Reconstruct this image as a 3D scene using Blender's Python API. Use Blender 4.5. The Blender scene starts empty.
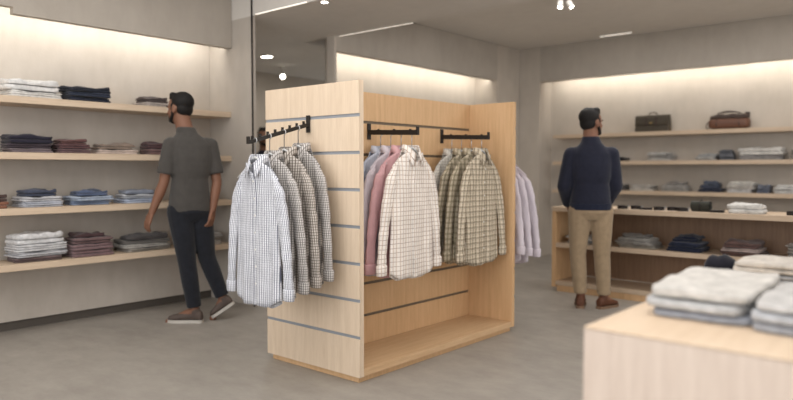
import bpy, bmesh, math, random
from mathutils import Vector, Matrix, noise
C = bpy.context.scene.collection
PI = math.pi

# ---------------------------------------------------------------- camera, world, big lights, exposure
cam_d = bpy.data.cameras.new('camera')
cam_d.sensor_width = 36; cam_d.lens = 674.3/793*36
cam_d.clip_start = .05
cam = bpy.data.objects.new('camera', cam_d); C.objects.link(cam)
cam.location = (0, 0, 1.2)
cam.rotation_euler = (PI/2-.0462, 0, .7132)
cam_d.dof.use_dof = True; cam_d.dof.focus_distance = 3.75; cam_d.dof.aperture_fstop = 1.15
bpy.context.scene.camera = cam

w = bpy.data.worlds.new('world'); bpy.context.scene.world = w; w.use_nodes = True
bg = w.node_tree.nodes['Background']; bg.inputs[0].default_value = (.93, .97, 1, 1); bg.inputs[1].default_value = 1.0

vs = bpy.context.scene.view_settings
vs.view_transform = 'Standard'; vs.look = 'None'; vs.gamma = 1; vs.use_curve_mapping = False
vs.exposure = 0.14

def area(name, loc, rot, sx, sy, power, col=(1, .95, .88)):
    l = bpy.data.lights.new(name, 'AREA'); l.shape = 'RECTANGLE'; l.size = sx; l.size_y = sy
    l.energy = power; l.color = col
    o = bpy.data.objects.new(name, l); C.objects.link(o); o.location = loc; o.rotation_euler = rot
    return o
# daylight through the open shop front behind the camera
area('shopfront_daylight', (-.6, -2.9, 1.5), (PI/2, 0, 0), 7.2, 2.4, 110, (.98, .985, 1))
area('side_fill', (3.1, 3.2, 1.4), (0, PI/2, 0), 2.4, 8.0, 115, (.98, .985, 1))  # added fill lamp by the solid side wall, brightens shirt fronts and ceiling
area('ceiling_fill_front', (-2.2, 1.2, 2.80), (0, 0, 0), 4.5, 3.6, 95, (1, .98, .955))  # broad unseen lamp added for even overhead light, no fixture here
area('ceiling_fill_back', (-1.6, 6.2, 2.80), (0, 0, 0), 4.0, 2.2, 56, (1, .975, .945))  # second added overhead fill, also without a fixture
# LED strips hidden in the coves
area('cove_light_left', (-5.16, .95, 2.345), (0, math.radians(70), 0), .04, 5.2, 17, (1, .95, .86))
area('cove_light_back', (-4.96, 6.17, 2.425), (0, math.radians(70), 0), .04, 2.9, 10, (1, .94, .84))
area('cove_light_right', (-.8, 8.32, 2.43), (math.radians(70), 0, 0), 7.2, .04, 24, (1, .94, .84))
area('passage_light', (-6.3, 5.6, 2.47), (0, 0, 0), .8, 2.5, 14, (1, .95, .88))

# ---------------------------------------------------------------- helpers
def tag(o, label=None, cat=None, group=None, kind=None):
    if label: o['label'] = label
    if cat: o['category'] = cat
    if group: o['group'] = group
    if kind: o['kind'] = kind
    return o
def thing(name, label, cat, loc=(0, 0, 0), rz=0, group=None):
    o = bpy.data.objects.new(name, None); C.objects.link(o); o.empty_display_size = .1
    o.location = loc; o.rotation_euler = (0, 0, rz)
    return tag(o, label, cat, group)
def obj(name, bm, m, parent=None, smooth=False, bevel=0, loc=None, uvs=None, per=0):
    if uvs: put_uv(bm, uvs, per)
    me = bpy.data.meshes.new(name)
    if smooth:
        for f in bm.faces: f.smooth = True
    bmesh.ops.recalc_face_normals(bm, faces=bm.faces)
    bm.to_mesh(me); bm.free()
    if m: me.materials.append(m)
    o = bpy.data.objects.new(name, me); C.objects.link(o); o.parent = parent
    if loc is not None: o.location = loc
    if bevel:
        b = o.modifiers.new('bevel', 'BEVEL'); b.width = bevel; b.segments = 2; b.limit_method = 'ANGLE'
    return o
def put_uv(bm, uvs, per=0):
    bm.verts.index_update(); ul = bm.loops.layers.uv.new('weave')
    for f in bm.faces:
        us = [uvs[l.vert.index] for l in f.loops]; mx = max(u for u, v in us)
        for l, (u, v) in zip(f.loops, us):
            if per and mx-u > per/2: u += per
            l[ul].uv = (u, v)
def box(bm, x0, x1, y0, y1, z0, z1, M=None):
    r = bmesh.ops.create_cube(bm, size=1)['verts']
    for v in r:
        v.co = Vector(((x0+x1)/2+v.co.x*(x1-x0), (y0+y1)/2+v.co.y*(y1-y0), (z0+z1)/2+v.co.z*(z1-z0)))
        if M: v.co = M @ v.co
    return r
def bx(*a): bm = bmesh.new(); box(bm, *a); return bm
def struct(name, bm, m, **k): return tag(obj(name, bm, m, **k), kind='structure')
def ringloft(bm, rings, cap=True):
    vr = [[bm.verts.new(p) for p in r] for r in rings]
    n = len(rings[0])
    for a, b in zip(vr, vr[1:]):
        for i in range(n):
            bm.faces.new((a[i], a[(i+1) % n], b[(i+1) % n], b[i]))
    if cap:
        bm.faces.new(vr[0][::-1]); bm.faces.new(vr[-1])
def frame(d):
    d = d.normalized(); a = Vector((0, 0, 1)) if abs(d.z) < .9 else Vector((1, 0, 0))
    x = a.cross(d).normalized(); return x, d.cross(x)
def capsule(bm, p0, p1, r0, r1, n=12, fl=(1, 1)):
    p0 = Vector(p0); p1 = Vector(p1); d = (p1-p0); x, y = frame(d); dn = d.normalized()
    rings = []
    for a in (-80, -55, -25, 0):
        c = math.radians(a); rings.append((p0+dn*r0*math.sin(c), r0*math.cos(c)))
    for a in (0, 25, 55, 80):
        c = math.radians(a); rings.append((p1+dn*r1*math.sin(c), r1*math.cos(c)))
    ringloft(bm, [[c+(x*math.cos(t)*r*fl[0]+y*math.sin(t)*r*fl[1]) for t in [2*PI*i/n for i in range(n)]] for c, r in rings])
def tube(bm, pts, r, n=8):
    pts = [Vector(p) for p in pts]; rings = []
    for i, p in enumerate(pts):
        d = pts[min(i+1, len(pts)-1)]-pts[max(i-1, 0)]; x, y = frame(d)
        if i and x.dot(px) < 0 and abs(x.dot(px)) > abs(y.dot(px)): x, y = -x, -y
        px = x
        rr = r[i] if isinstance(r, (list, tuple)) else r
        rings.append([p+x*math.cos(2*PI*k/n)*rr+y*math.sin(2*PI*k/n)*rr for k in range(n)])
    ringloft(bm, rings)
def ellipsoid(bm, c, r, M=None, seg=20):
    vs_ = bmesh.ops.create_uvsphere(bm, u_segments=seg, v_segments=seg//2+2, radius=1)['verts']
    for v in vs_:
        q = Vector((v.co.x*r[0], v.co.y*r[1], v.co.z*r[2]))+Vector(c)
        v.co = M @ q if M else q
def cyl(bm, p0, p1, r, n=16):
    p0 = Vector(p0); p1 = Vector(p1); x, y = frame(p1-p0)
    ringloft(bm, [[p+x*math.cos(2*PI*k/n)*r+y*math.sin(2*PI*k/n)*r for k in range(n)] for p in (p0, p1)])

# ---------------------------------------------------------------- materials
def lin(c):
    return tuple((v/255/12.92 if v <= 10 else ((v/255+.055)/1.055)**2.4) for v in c)+(1,)
class NT:
    def __init__(s, name, rough=.7, spec=.3):
        s.m = bpy.data.materials.new(name); s.m.use_nodes = True; s.t = s.m.node_tree
        s.b = s.t.nodes['Principled BSDF']; s.b.inputs['Roughness'].default_value = rough
        s.b.inputs['Specular IOR Level'].default_value = spec
    def n(s, t, **k):
        q = s.t.nodes.new(t)
        for a, v in k.items(): setattr(q, a, v)
        return q
    def l(s, a, b): s.t.links.new(a, b)
    def math(s, op, a, b=None):
        q = s.n('ShaderNodeMath', operation=op)
        for i, v in enumerate((a, b)):
            if v is None: continue
            if isinstance(v, (int, float)): q.inputs[i].default_value = v
            else: s.l(v, q.inputs[i])
        return q.outputs[0]
    def mix(s, f, a, b, mode='MIX'):
        q = s.n('ShaderNodeMix', data_type='RGBA', blend_type=mode)
        if isinstance(f, (int, float)): q.inputs[0].default_value = f
        else: s.l(f, q.inputs[0])
        for i, v in ((6, a), (7, b)):
            if isinstance(v, tuple): q.inputs[i].default_value = v
            else: s.l(v, q.inputs[i])
        return q.outputs[2]
    def noise(s, scale, detail=4, sc=(1, 1, 1), rough=.55, coord='Object'):
        tc = s.n('ShaderNodeTexCoord'); mp = s.n('ShaderNodeMapping'); mp.inputs['Scale'].default_value = sc
        s.l(tc.outputs[coord], mp.inputs[0]); q = s.n('ShaderNodeTexNoise')
        q.inputs['Scale'].default_value = scale; q.inputs['Detail'].default_value = detail
        q.inputs['Roughness'].default_value = rough
        s.l(mp.outputs[0], q.inputs[0]); return q.outputs[0]
    def ramp(s, f, a, b):
        q = s.n('ShaderNodeMapRange'); q.inputs[1].default_value = a; q.inputs[2].default_value = b
        s.l(f, q.inputs[0]); return q.outputs[0]
    def bump(s, h, st, dist=.01):
        q = s.n('ShaderNodeBump'); q.inputs['Strength'].default_value = st; q.inputs['Distance'].default_value = dist
        s.l(h, q.inputs['Height']); s.l(q.outputs[0], s.b.inputs['Normal'])
    def col(s, c):
        if isinstance(c, tuple): s.b.inputs['Base Color'].default_value = c
        else: s.l(c, s.b.inputs['Base Color'])
        return s.m
def plain(name, c, rough=.6, spec=.3, metal=0):
    k = NT(name, rough, spec); k.b.inputs['Metallic'].default_value = metal
    f = k.noise(18, 3)
    d = lin(tuple(v*.9 for v in c))
    return k.col(k.mix(f, lin(c), d))
def fabric(name, c, var=.82):
    k = NT(name, .9, .1); f = k.noise(26, 4); h = k.noise(300, 2)
    k.bump(h, .15, .002)
    k.b.inputs['Sheen Weight'].default_value = .15
    return k.col(k.mix(k.ramp(f, .3, .7), lin(c), lin(tuple(v*var for v in c))))
def wall_mat(name, c, c2, bump=.1):
    k = NT(name, .9, .15)
    a = k.noise(1.3, 6, (1, 1, 1), .65); b = k.noise(9, 5, (1, 1, .35), .6); g = k.noise(60, 3)
    f = k.math('ADD', k.math('MULTIPLY', k.ramp(a, .3, .7), .6), k.math('MULTIPLY', k.ramp(b, .3, .7), .4))
    k.bump(k.math('ADD', b, k.math('MULTIPLY', g, .4)), bump, .01)
    return k.col(k.mix(f, lin(c), lin(c2)))
def wood(name, c, c2, axis='z', rough=.5):
    k = NT(name, rough, .3)
    sc = {'z': (26, 26, 1.6), 'x': (1.6, 26, 26), 'y': (26, 1.6, 26)}[axis]
    a = k.noise(1.6, 6, sc, .6); b = k.noise(7, 4, sc, .7); g = k.noise(1.1, 2, (1, 1, 1))
    f = k.math('ADD', k.math('MULTIPLY', k.ramp(a, .32, .68), .55), k.math('MULTIPLY', k.ramp(b, .3, .7), .45))
    x = k.mix(f, lin(c), lin(c2))
    x = k.mix(k.math('MULTIPLY', k.ramp(g, .3, .75), .25), x, lin(c2))
    k.bump(b, .05, .003)
    return k.col(x)
def emit(name, c, st):
    k = NT(name); k.b.inputs['Emission Color'].default_value = lin(c); k.b.inputs['Emission Strength'].default_value = st
    return k.col(lin(c))

M = {}
M['wall'] = wall_mat('plaster_limewash', (197, 189, 180), (176, 168, 158))
M['wallr'] = wall_mat('plaster_smooth_warm', (194, 185, 174), (176, 167, 156))
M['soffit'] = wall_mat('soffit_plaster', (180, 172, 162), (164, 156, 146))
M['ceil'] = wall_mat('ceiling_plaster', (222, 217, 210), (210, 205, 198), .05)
M['dark'] = plain('dark_recess_grey', (88, 82, 76))
M['black'] = plain('black_metal', (30, 25, 22), .45, .4)
M['oak'] = wood('pale_lit_oak_vertical', (226, 207, 184), (204, 182, 157), 'z')  # pale copy of the unit's oak, light on the end face put into it
M['oakw'] = wood('warm_shaded_oak', (220, 184, 143), (196, 158, 116), 'z')  # darker copy of the same oak, inner shade put into the colour
M['oaky'] = wood('oak_board_lengthwise', (218, 186, 148), (192, 157, 119), 'y')
M['oakx'] = wood('oak_board_crosswise', (206, 186, 163), (176, 154, 131), 'x')
M['shelfy'] = wood('oak_shelf_board', (218, 199, 176), (192, 170, 146), 'y')
M['brownback'] = wood('brown_cabinet_veneer', (150, 122, 98), (122, 96, 76), 'z')
M['alu'] = plain('brushed_aluminium_insert', (150, 155, 162), .45, .5)
M['alu_shaded'] = plain('shaded_aluminium_insert', (112, 100, 84), .5, .4)  # same inserts on the centre panel, their shade put into the colour
M['lamp'] = emit('lamp_glow', (255, 246, 230), 14)
M['line'] = emit('line_light_glow', (255, 246, 232), 1.1)
M['white'] = plain('white_plastic', (225, 222, 216), .4)
M['tabletop'] = wood('display_table_oak', (224, 203, 178), (204, 180, 154), 'y')
M['tablefront'] = wood('display_table_front', (218, 202, 188), (196, 178, 164), 'z')
# polished concrete floor
k = NT('polished_concrete', .42, .35)
a = k.noise(.9, 7, (1, 1, 1), .6); b = k.noise(4, 6, (1, 1.6, 1), .7); g = k.noise(30, 4)
f = k.math('ADD', k.math('MULTIPLY', k.ramp(a, .3, .7), .5), k.math('MULTIPLY', k.ramp(b, .3, .72), .5))
k.l(k.math('ADD', k.math('MULTIPLY', f, .2), .33), k.b.inputs['Roughness'])
k.bump(g, .03, .003)
M['floor'] = k.col(k.mix(f, lin((166, 160, 152)), lin((134, 128, 121))))

# ---------------------------------------------------------------- structure
ZC, ZL = 2.836, 2.51
struct('floor', bx(-7.6, 3.4, -3.1, 8.7, -.1, 0), M['floor'])
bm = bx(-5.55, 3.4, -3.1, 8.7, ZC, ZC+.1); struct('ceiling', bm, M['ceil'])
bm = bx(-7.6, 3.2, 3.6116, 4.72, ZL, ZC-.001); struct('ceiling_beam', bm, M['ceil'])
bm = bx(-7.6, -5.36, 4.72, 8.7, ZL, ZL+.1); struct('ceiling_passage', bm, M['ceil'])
bm = bx(-5.55, -5.4, -3.1, 3.61, .07, ZC); struct('wall_left', bm, M['wall'])
struct('baseboard_left', bx(-5.54, -5.42, -3.1, 3.61, 0, .07), M['dark'])  # low dark grey strip set back under the wall face
struct('wall_left_return', bx(-7.6, -4.765, 3.612, 3.645, 0, ZC-.002), M['wall'])
struct('trim_1', bx(-4.765, -4.753, 3.600, 3.6115, 0, ZC-.004), M['black'])
bm = bx(-5.11, -5.05, -3.0, 1.82, 2.31, ZC-.003); box(bm, -5.11, -5.05, 1.82, 3.609, 2.265, ZC-.003)
struct('wall_left_soffit', bm, M['soffit'])
struct('wall_passage', bx(-7.6, -7.42, 3.645, 8.7, 0, ZL), M['wallr'])
bm = bx(-4.95, -4.85, 4.665, 4.70, 0, ZC-.005); box(bm, -5.36, -5.2, 5.02, 8.55, 0, ZC-.005)
ringloft(bm, [[Vector((x, y, z)) for x, y in ((-4.95, 4.666), (-4.93, 4.70), (-5.20, 5.04), (-5.24, 5.021))] for z in (0, ZC-.006)])
box(bm, -5.2, -4.85, 7.64, 8.209, 0, ZC-.005)
struct('wall_back', bm, M['wallr'])
bm = bx(-4.93, -4.85, 4.701, 7.639, 2.365, ZC-.006); struct('wall_back_soffit', bm, M['soffit'])
bm = bx(-5.36, 3.4, 8.55, 8.7, 0, ZC-.001); box(bm, -4.849, -4.54, 8.21, 8.55, 0, ZC-.002)
struct('wall_right', bm, M['wallr'])
struct('wall_right_soffit', bx(-4.539, 3.2, 8.21, 8.29, 2.37, ZC-.003), M['soffit'])
struct('wall_side', bx(3.2, 3.4, -3.1, 8.55, 0, ZC), M['wallr'])
bm = bx(-5.4, -4.4, -3.1, -2.95, 0, ZC-.01); box(bm, 3.0, 3.2, -3.1, -2.95, 0, ZC-.01); box(bm, -4.4, 3.0, -3.1, -2.95, 2.7, ZC-.01)
struct('wall_front', bm, M['wallr'])

# linear lights and lamps on the ceiling
def line_light(label, *b):
    o = thing('linear_light', label, 'ceiling light', ((b[0]+b[1])/2, (b[2]+b[3])/2, b[4]), group=None)
    c = o.location
    obj('housing', bx(b[0]-c.x, b[1]-c.x, b[2]-c.y, b[3]-c.y, .004, b[5]-b[4]), M['white'], o)
    obj('diffuser', bx(b[0]-c.x+.004, b[1]-c.x-.004, b[2]-c.y, b[3]-c.y, 0, .004), M['line'], o)
line_light('thin glowing line light along the beam edge above the slatted display unit', -4.84, -3.9, 4.722, 4.736, ZL, ZL+.016)
line_light('thin glowing line light at top of frame beside the dark wall edge', -4.70, -4.05, 3.597, 3.611, ZL, ZL+.016)
line_light('short thin line light on the ceiling over the man in navy', -3.6, -3.2, 7.99, 8.005, ZC-.012, ZC-.001)
o = thing('recessed_light', 'small rectangular light flush in the passage ceiling', 'ceiling light', (-6.32, 5.0, ZL))
obj('trim_ring', bx(-.07, .07, -.05, .05, -.008, 0), M['white'], o); obj('diffuser', bx(-.06, .06, -.04, .04, -.011, -.008), M['lamp'], o)

def track_spot(label, loc, aim, s=1):
    t = thing('spotlight', label, 'spotlight', loc)
    bm = bmesh.new(); cyl(bm, (0, 0, 0), (0, 0, -.02*s), .045*s); obj('canopy', bm, M['white'], t, bevel=.002)
    bm = bmesh.new(); cyl(bm, (0, 0, -.02*s), (0, 0, -.075*s), .008*s, 8); obj('stem', bm, M['white'], t)
    a = Vector(aim).normalized(); c = Vector((0, 0, -.10*s))
    bm = bmesh.new(); cyl(bm, c-a*.05*s, c+a*.05*s, .035*s, 20); obj('head', bm, M['white'], t, bevel=.003)
    bm = bmesh.new(); cyl(bm, c+a*.0505*s, c+a*.055*s, .030*s, 20); obj('lens', bm, M['lamp'], t)
    l = bpy.data.lights.new('spot_lamp', 'SPOT'); l.energy = 14; l.spot_size = 1.5; l.spot_blend = .8; l.shadow_soft_size = .03; l.color = (1, .93, .84)
    lo = bpy.data.objects.new('spot_lamp', l); C.objects.link(lo); lo.parent = t; lo.location = c+a*.07*s
    lo.rotation_euler = a.to_track_quat('-Z', 'Y').to_euler()
track_spot('bright spotlight hanging below the passage ceiling past the dark wall edge', (-6.86, 5.68, ZL), (.7, -.55, -.5))
track_spot('double headed spotlight on the ceiling near top centre of the view, left head', (-3.07, 5.93, ZC), (.15, -.35, -.9), .7)
track_spot('double headed spotlight on the ceiling near top centre of the view, right head', (-3.00, 5.99, ZC), (.5, .1, -.9), .7)
o = thing('recessed_light', 'small round recessed light in the beam near the top edge above the slatted panel', 'ceiling light', (-3.93, 3.68, ZL))
bm = bmesh.new(); cyl(bm, (0, 0, -.006), (0, 0, 0), .035); obj('trim_ring', bm, M['white'], o)
bm = bmesh.new(); cyl(bm, (0, 0, -.008), (0, 0, -.006), .026); obj('diffuser', bm, M['lamp'], o)

# ---------------------------------------------------------------- wall shelves
def shelf(label, b, m, group):
    c = ((b[0]+b[1])/2, (b[2]+b[3])/2, b[4])
    o = obj('wall_shelf', bx(b[0]-c[0], b[1]-c[0], b[2]-c[1], b[3]-c[1], 0, b[5]-b[4]), m, None, bevel=.002, loc=c)
    tag(o, label, 'shelf', group)
LZ = [1.682, 1.291, .900, .508]; TH = .024
for z, nm in zip(LZ, ('topmost of the four oak shelves on the left wall', 'second from top of the oak shelves on the left wall',
                      'third from top of the oak shelves on the left wall', 'lowest of the four oak shelves on the left wall')):
    shelf(nm, (-5.4, -5.075, -2.0, 3.611, z-TH, z+TH), M['shelfy'], 'oak shelves on the left wall')
RZ = [1.630, 1.276, .905]
for z, nm in zip(RZ, ('topmost long oak shelf on the right wall carrying the two leather bags', 'middle long oak shelf on the right wall under the bag shelf',
                      'lowest long oak shelf on the right wall just above the free counter')):
    shelf(nm, (-4.36, 3.199, 8.25, 8.55, z-.024, z+.024), M['oakx'], 'oak shelves on the right wall')
# tops of shelves
LT = [z+TH for z in LZ]; RT = [z+.024 for z in RZ]

# ---------------------------------------------------------------- low cabinet on the right
t = thing('shelving_cabinet', 'low open oak cabinet with shelves standing in front of the man in navy', 'cabinet', (0, 0, 0))
X0, X1, Y0, Y1 = -3.17, 2.2, 6.0, 6.5
obj('countertop', bx(X0, X1, Y0, Y1, .785, .83), M['oakx'], t, bevel=.002)
obj('side_panel', bx(X0, X0+.04, Y0+.005, Y1-.005, .04, .784), M['oakw'], t)
obj('side_panel', bx(X1-.04, X1, Y0+.005, Y1-.005, .04, .784), M['oakw'], t)
obj('back_panel', bx(X0+.041, X1-.041, Y1-.03, Y1-.006, .105, .784), M['brownback'], t)
obj('middle_shelf', bx(X0+.041, X1-.041, Y0+.004, Y1-.031, .435, .475), M['oakx'], t)
obj('bottom_shelf', bx(X0+.041, X1-.041, Y0+.004, Y1-.031, .06, .10), M['oakx'], t)
obj('plinth', bx(X0+.05, X1-.05, Y0+.02, Y1-.05, 0, .059), M['oakw'], t)
obj('divider', bx(.0, .04, Y0+.01, Y1-.031, .476, .784), M['oakw'], t)
CT, CM = .83, .475

# ---------------------------------------------------------------- central display unit
U = (-3.388, -2.578, 2.666, 4.314, 1.686)
XM = -2.983
GZ = [1.496, 1.29, 1.084, .878, .672, .466, .26]
t = thing('slatwall_display', 'freestanding oak slatwall display unit carrying hung shirts in the middle of the shop', 'display unit', (XM, 3.49, 0))
def ub(x0, x1, y0, y1, z0, z1, b=None):
    b = b or bmesh.new(); box(b, x0-XM, x1-XM, y0-3.49, y1-3.49, z0, z1); return b
def slat_panel(xa, xb, ya, yb, outer, zmin, nm, m, zs):
    """board with horizontal grooves cut into the face 'outer' ('-y','+y','+x','-x')"""
    bm = bmesh.new(); edges = [U[4]]; g = .009
    for z in zs: edges += [z+g, z-g]
    edges.append(zmin); d = .008
    X_, Y_ = [xa, xb], [ya, yb]
    if outer == '-y': core = (xa, xb, ya+d, yb); Y_ = [ya, ya+d+.001]
    if outer == '+y': core = (xa, xb, ya, yb-d); Y_ = [yb-d-.001, yb]
    if outer == '+x': core = (xa, xb-d, ya, yb); X_ = [xb-d-.001, xb]
    ub(*core, zmin, U[4], bm)
    for i in range(0, len(edges), 2): ub(X_[0], X_[1], Y_[0], Y_[1], edges[i+1], edges[i], bm)
    p = obj(nm, bm, m, t)
    for z in zs:
        x0, x1, y0, y1 = xa, xb, ya, yb
        if outer == '-y': y0, y1 = ya+d-.003, ya+d+.001
        if outer == '+y': y0, y1 = yb-d-.001, yb-d+.003
        if outer == '+x': x0, x1 = xb-d-.001, xb-d+.003
        obj('groove_insert', ub(x0+.001, x1-.001, y0, y1, z-g, z+g), M['alu_shaded'] if outer == '+x' else M['alu'], p)
    return p
slat_panel(U[0], U[1], U[2], U[2]+.036, '-y', .035, 'end_panel', M['oak'], GZ)
slat_panel(U[0], U[1], U[3]-.036, U[3], '+y', .035, 'end_panel', M['oakw'], GZ)
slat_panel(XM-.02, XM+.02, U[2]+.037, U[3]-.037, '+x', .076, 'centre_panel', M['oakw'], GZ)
obj('base_board', ub(U[0]+.004, U[1]-.002, U[2]+.037, U[3]-.037, .035, .075), M['oaky'], t, bevel=.0015)
obj('plinth', ub(U[0]+.03, U[1]-.025, U[2]+.02, U[3]-.02, 0, .034), M['oakw'], t)

# rails
def face_out(label, p, L, dz, direction, group=None):
    """waterfall rail from a slat panel: bracket plus a bar sloping down with pegs"""
    t = thing('garment_rail', label, 'rail', p, direction, group)
    slope = dz > .05; hh = .010 if slope else .015
    obj('bracket', bx(-.014, .014, -.012, -.0015, -.045, .055), M['black'], t, bevel=.002)
    bm = bmesh.new(); a = Vector((0, -.01, 0)); b = Vector((0, -L, -dz)); d = (b-a)
    box(bm, -.011, .011, -d.length, 0, -hh, hh, Matrix.Translation(a) @ Matrix.Rotation(math.atan2(dz, L-.01), 4, 'X'))
    obj('bar', bm, M['black'], t)
    n = 8 if slope else 3
    for i in range(n):
        q = a+d*((i+.6)/n)
        obj('peg', bx(-.005, .005, q.y-.006, q.y+.006, q.z+hh-.003, q.z+hh+(.018 if slope else .006)), M['black'], t)
    obj('end_stop', bx(-.011, .011, b.y-.010, b.y-.001, b.z-hh, b.z+hh+.020), M['black'], t)
    return t
face_out('black sloping waterfall arm with pegs on the slatted end panel', (-2.985, U[2], 1.457), .43, .113, 0)
RX = XM+.02
face_out('black straight rail holding the pink and white checked shirts', (RX, 3.150, 1.432), .40, .014, PI/2)
face_out('black straight rail holding the brown and green plaid shirts', (RX, 3.92, 1.430), .40, .014, PI/2)
face_out('black arm on far end panel, behind the unit, holding pale lilac shirts', (-2.95, U[3], 1.457), .43, .10, PI)

# ---------------------------------------------------------------- shirts
def shirt_mat(name, base, lines, var=.93):
    """woven cloth: lines = (axis 0/2, period, width, colour, alpha)"""
    k = NT(name, .88, .12); tc = k.n('ShaderNodeTexCoord'); sp = k.n('ShaderNodeSeparateXYZ')
    k.l(tc.outputs['UV'], sp.inputs[0])
    wob = k.noise(9, 2); wv = k.math('MULTIPLY', k.math('SUBTRACT', wob, .5), .008 if lines[0][1] > .025 else .003)
    f = k.noise(12, 3)
    c = k.mix(k.ramp(f, .3, .7), lin(base), lin(tuple(v*var for v in base)))
    for ax, per, wd, colr, al in lines:
        q = k.math('ADD', sp.outputs[0 if ax == 0 else 1], wv)
        q = k.math('FRACT', k.math('DIVIDE', k.math('ADD', q, 5), per))
        q = k.math('LESS_THAN', q, wd/per)
        c = k.mix(k.math('MULTIPLY', q, al), c, lin(colr))
    h = k.noise(14, 3, (1, 1, .45)); k.bump(h, .35, .02)
    return k.col(c)
SM = {
 'stripe': shirt_mat('white_navy_pinstripe_cloth', (226, 227, 232), [(0, .0125, .0042, (60, 66, 88), .85), (2, .0125, .003, (100, 104, 120), .4)]),
 'greycheck': shirt_mat('grey_microcheck_cloth', (205, 200, 196), [(0, .013, .0052, (66, 60, 58), .75), (2, .013, .0045, (80, 74, 70), .55)]),
 'greycheck2': shirt_mat('taupe_microcheck_cloth', (200, 192, 184), [(0, .015, .006, (74, 64, 56), .75), (2, .015, .005, (84, 74, 66), .6)]),
 'window': shirt_mat('white_windowpane_cloth', (238, 231, 224), [(0, .026, .0034, (120, 88, 72), .7), (2, .027, .0034, (120, 88, 72), .62), (0, .026, .009, (214, 190, 170), .35)]),
 'pink': shirt_mat('pink_oxford_cloth', (206, 160, 164), [(0, .008, .003, (224, 190, 192), .5)]),
 'lilac': shirt_mat('lilac_white_cloth', (214, 206, 212), [(0, .011, .004, (180, 168, 184), .5)]),
 'blue': shirt_mat('pale_blue_cloth', (196, 200, 212), [(0, .011, .004, (160, 168, 190), .5)]),
 'plaid': shirt_mat('olive_brown_plaid_cloth', (204, 190, 168), [(0, .034, .015, (92, 80, 62), .55), (2, .036, .014, (92, 80, 62), .45), (0, .034, .004, (64, 52, 40), .65), (2, .036, .004, (64, 52, 40), .65), (0, .017, .003, (228, 218, 200), .5), (2, .018, .003, (228, 218, 200), .4)]),
 'plaid2': shirt_mat('beige_green_plaid_cloth', (198, 186, 164), [(0, .034, .014, (116, 108, 86), .5), (2, .036, .014, (116, 108, 86), .5), (0, .034, .003, (74, 66, 50), .7)]),
 'greywhite': shirt_mat('greyish_white_cloth', (212, 208, 200), [(0, .02, .004, (150, 144, 136), .5), (2, .02, .004, (150, 144, 136), .5)]),
}
def shirt_point(th, s, sd, L=.80, out=0):
    u = -math.cos(th); y = -math.sin(th)          # th 0..pi is the front (y<0)
    front = y < 0; SH = .190; x0 = SH*u
    ax = abs(x0)
    if ax < .060: zt = -.024-.062*(1-(ax/.060)**2) if front else -.012
    else: zt = -.018-.100*((ax-.060)/(SH-.060))**1.1
    hw = SH+.004*min(1, s*5)+.016*s-.008*math.exp(-((s-.5)/.25)**2)
    x = hw*u
    hem = -L+.040*abs(u)**3-(0 if front else .012)
    hem += .005*math.sin(7*u+sd)
    z = zt+(hem-zt)*s
    D = .020+.003*s
    e = min(1, s*5); base = .034 if ax < .060 else .034*max(0, 1-(ax-.060)/.05)+.006
    dd = base*(1-e)+D*e
    fold = .006*s*(math.sin(9*u+sd+1.2*s)+.5*math.sin(19*u+sd*2-1.5*s))
    fold += .006*noise.noise(Vector((x*11+sd, z*5, y*2)))*min(1, s*4)
    fold += .004*math.sin(26*(z+abs(x)*1.6)+sd)*math.exp(-((s-.28)/.22)**2)*abs(u)
    yy = (math.copysign(abs(y)**.55, y))*(dd+out)+(fold if front else -fold*.6)*min(1, abs(y)*2)
    return Vector((x, yy, z))
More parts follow.
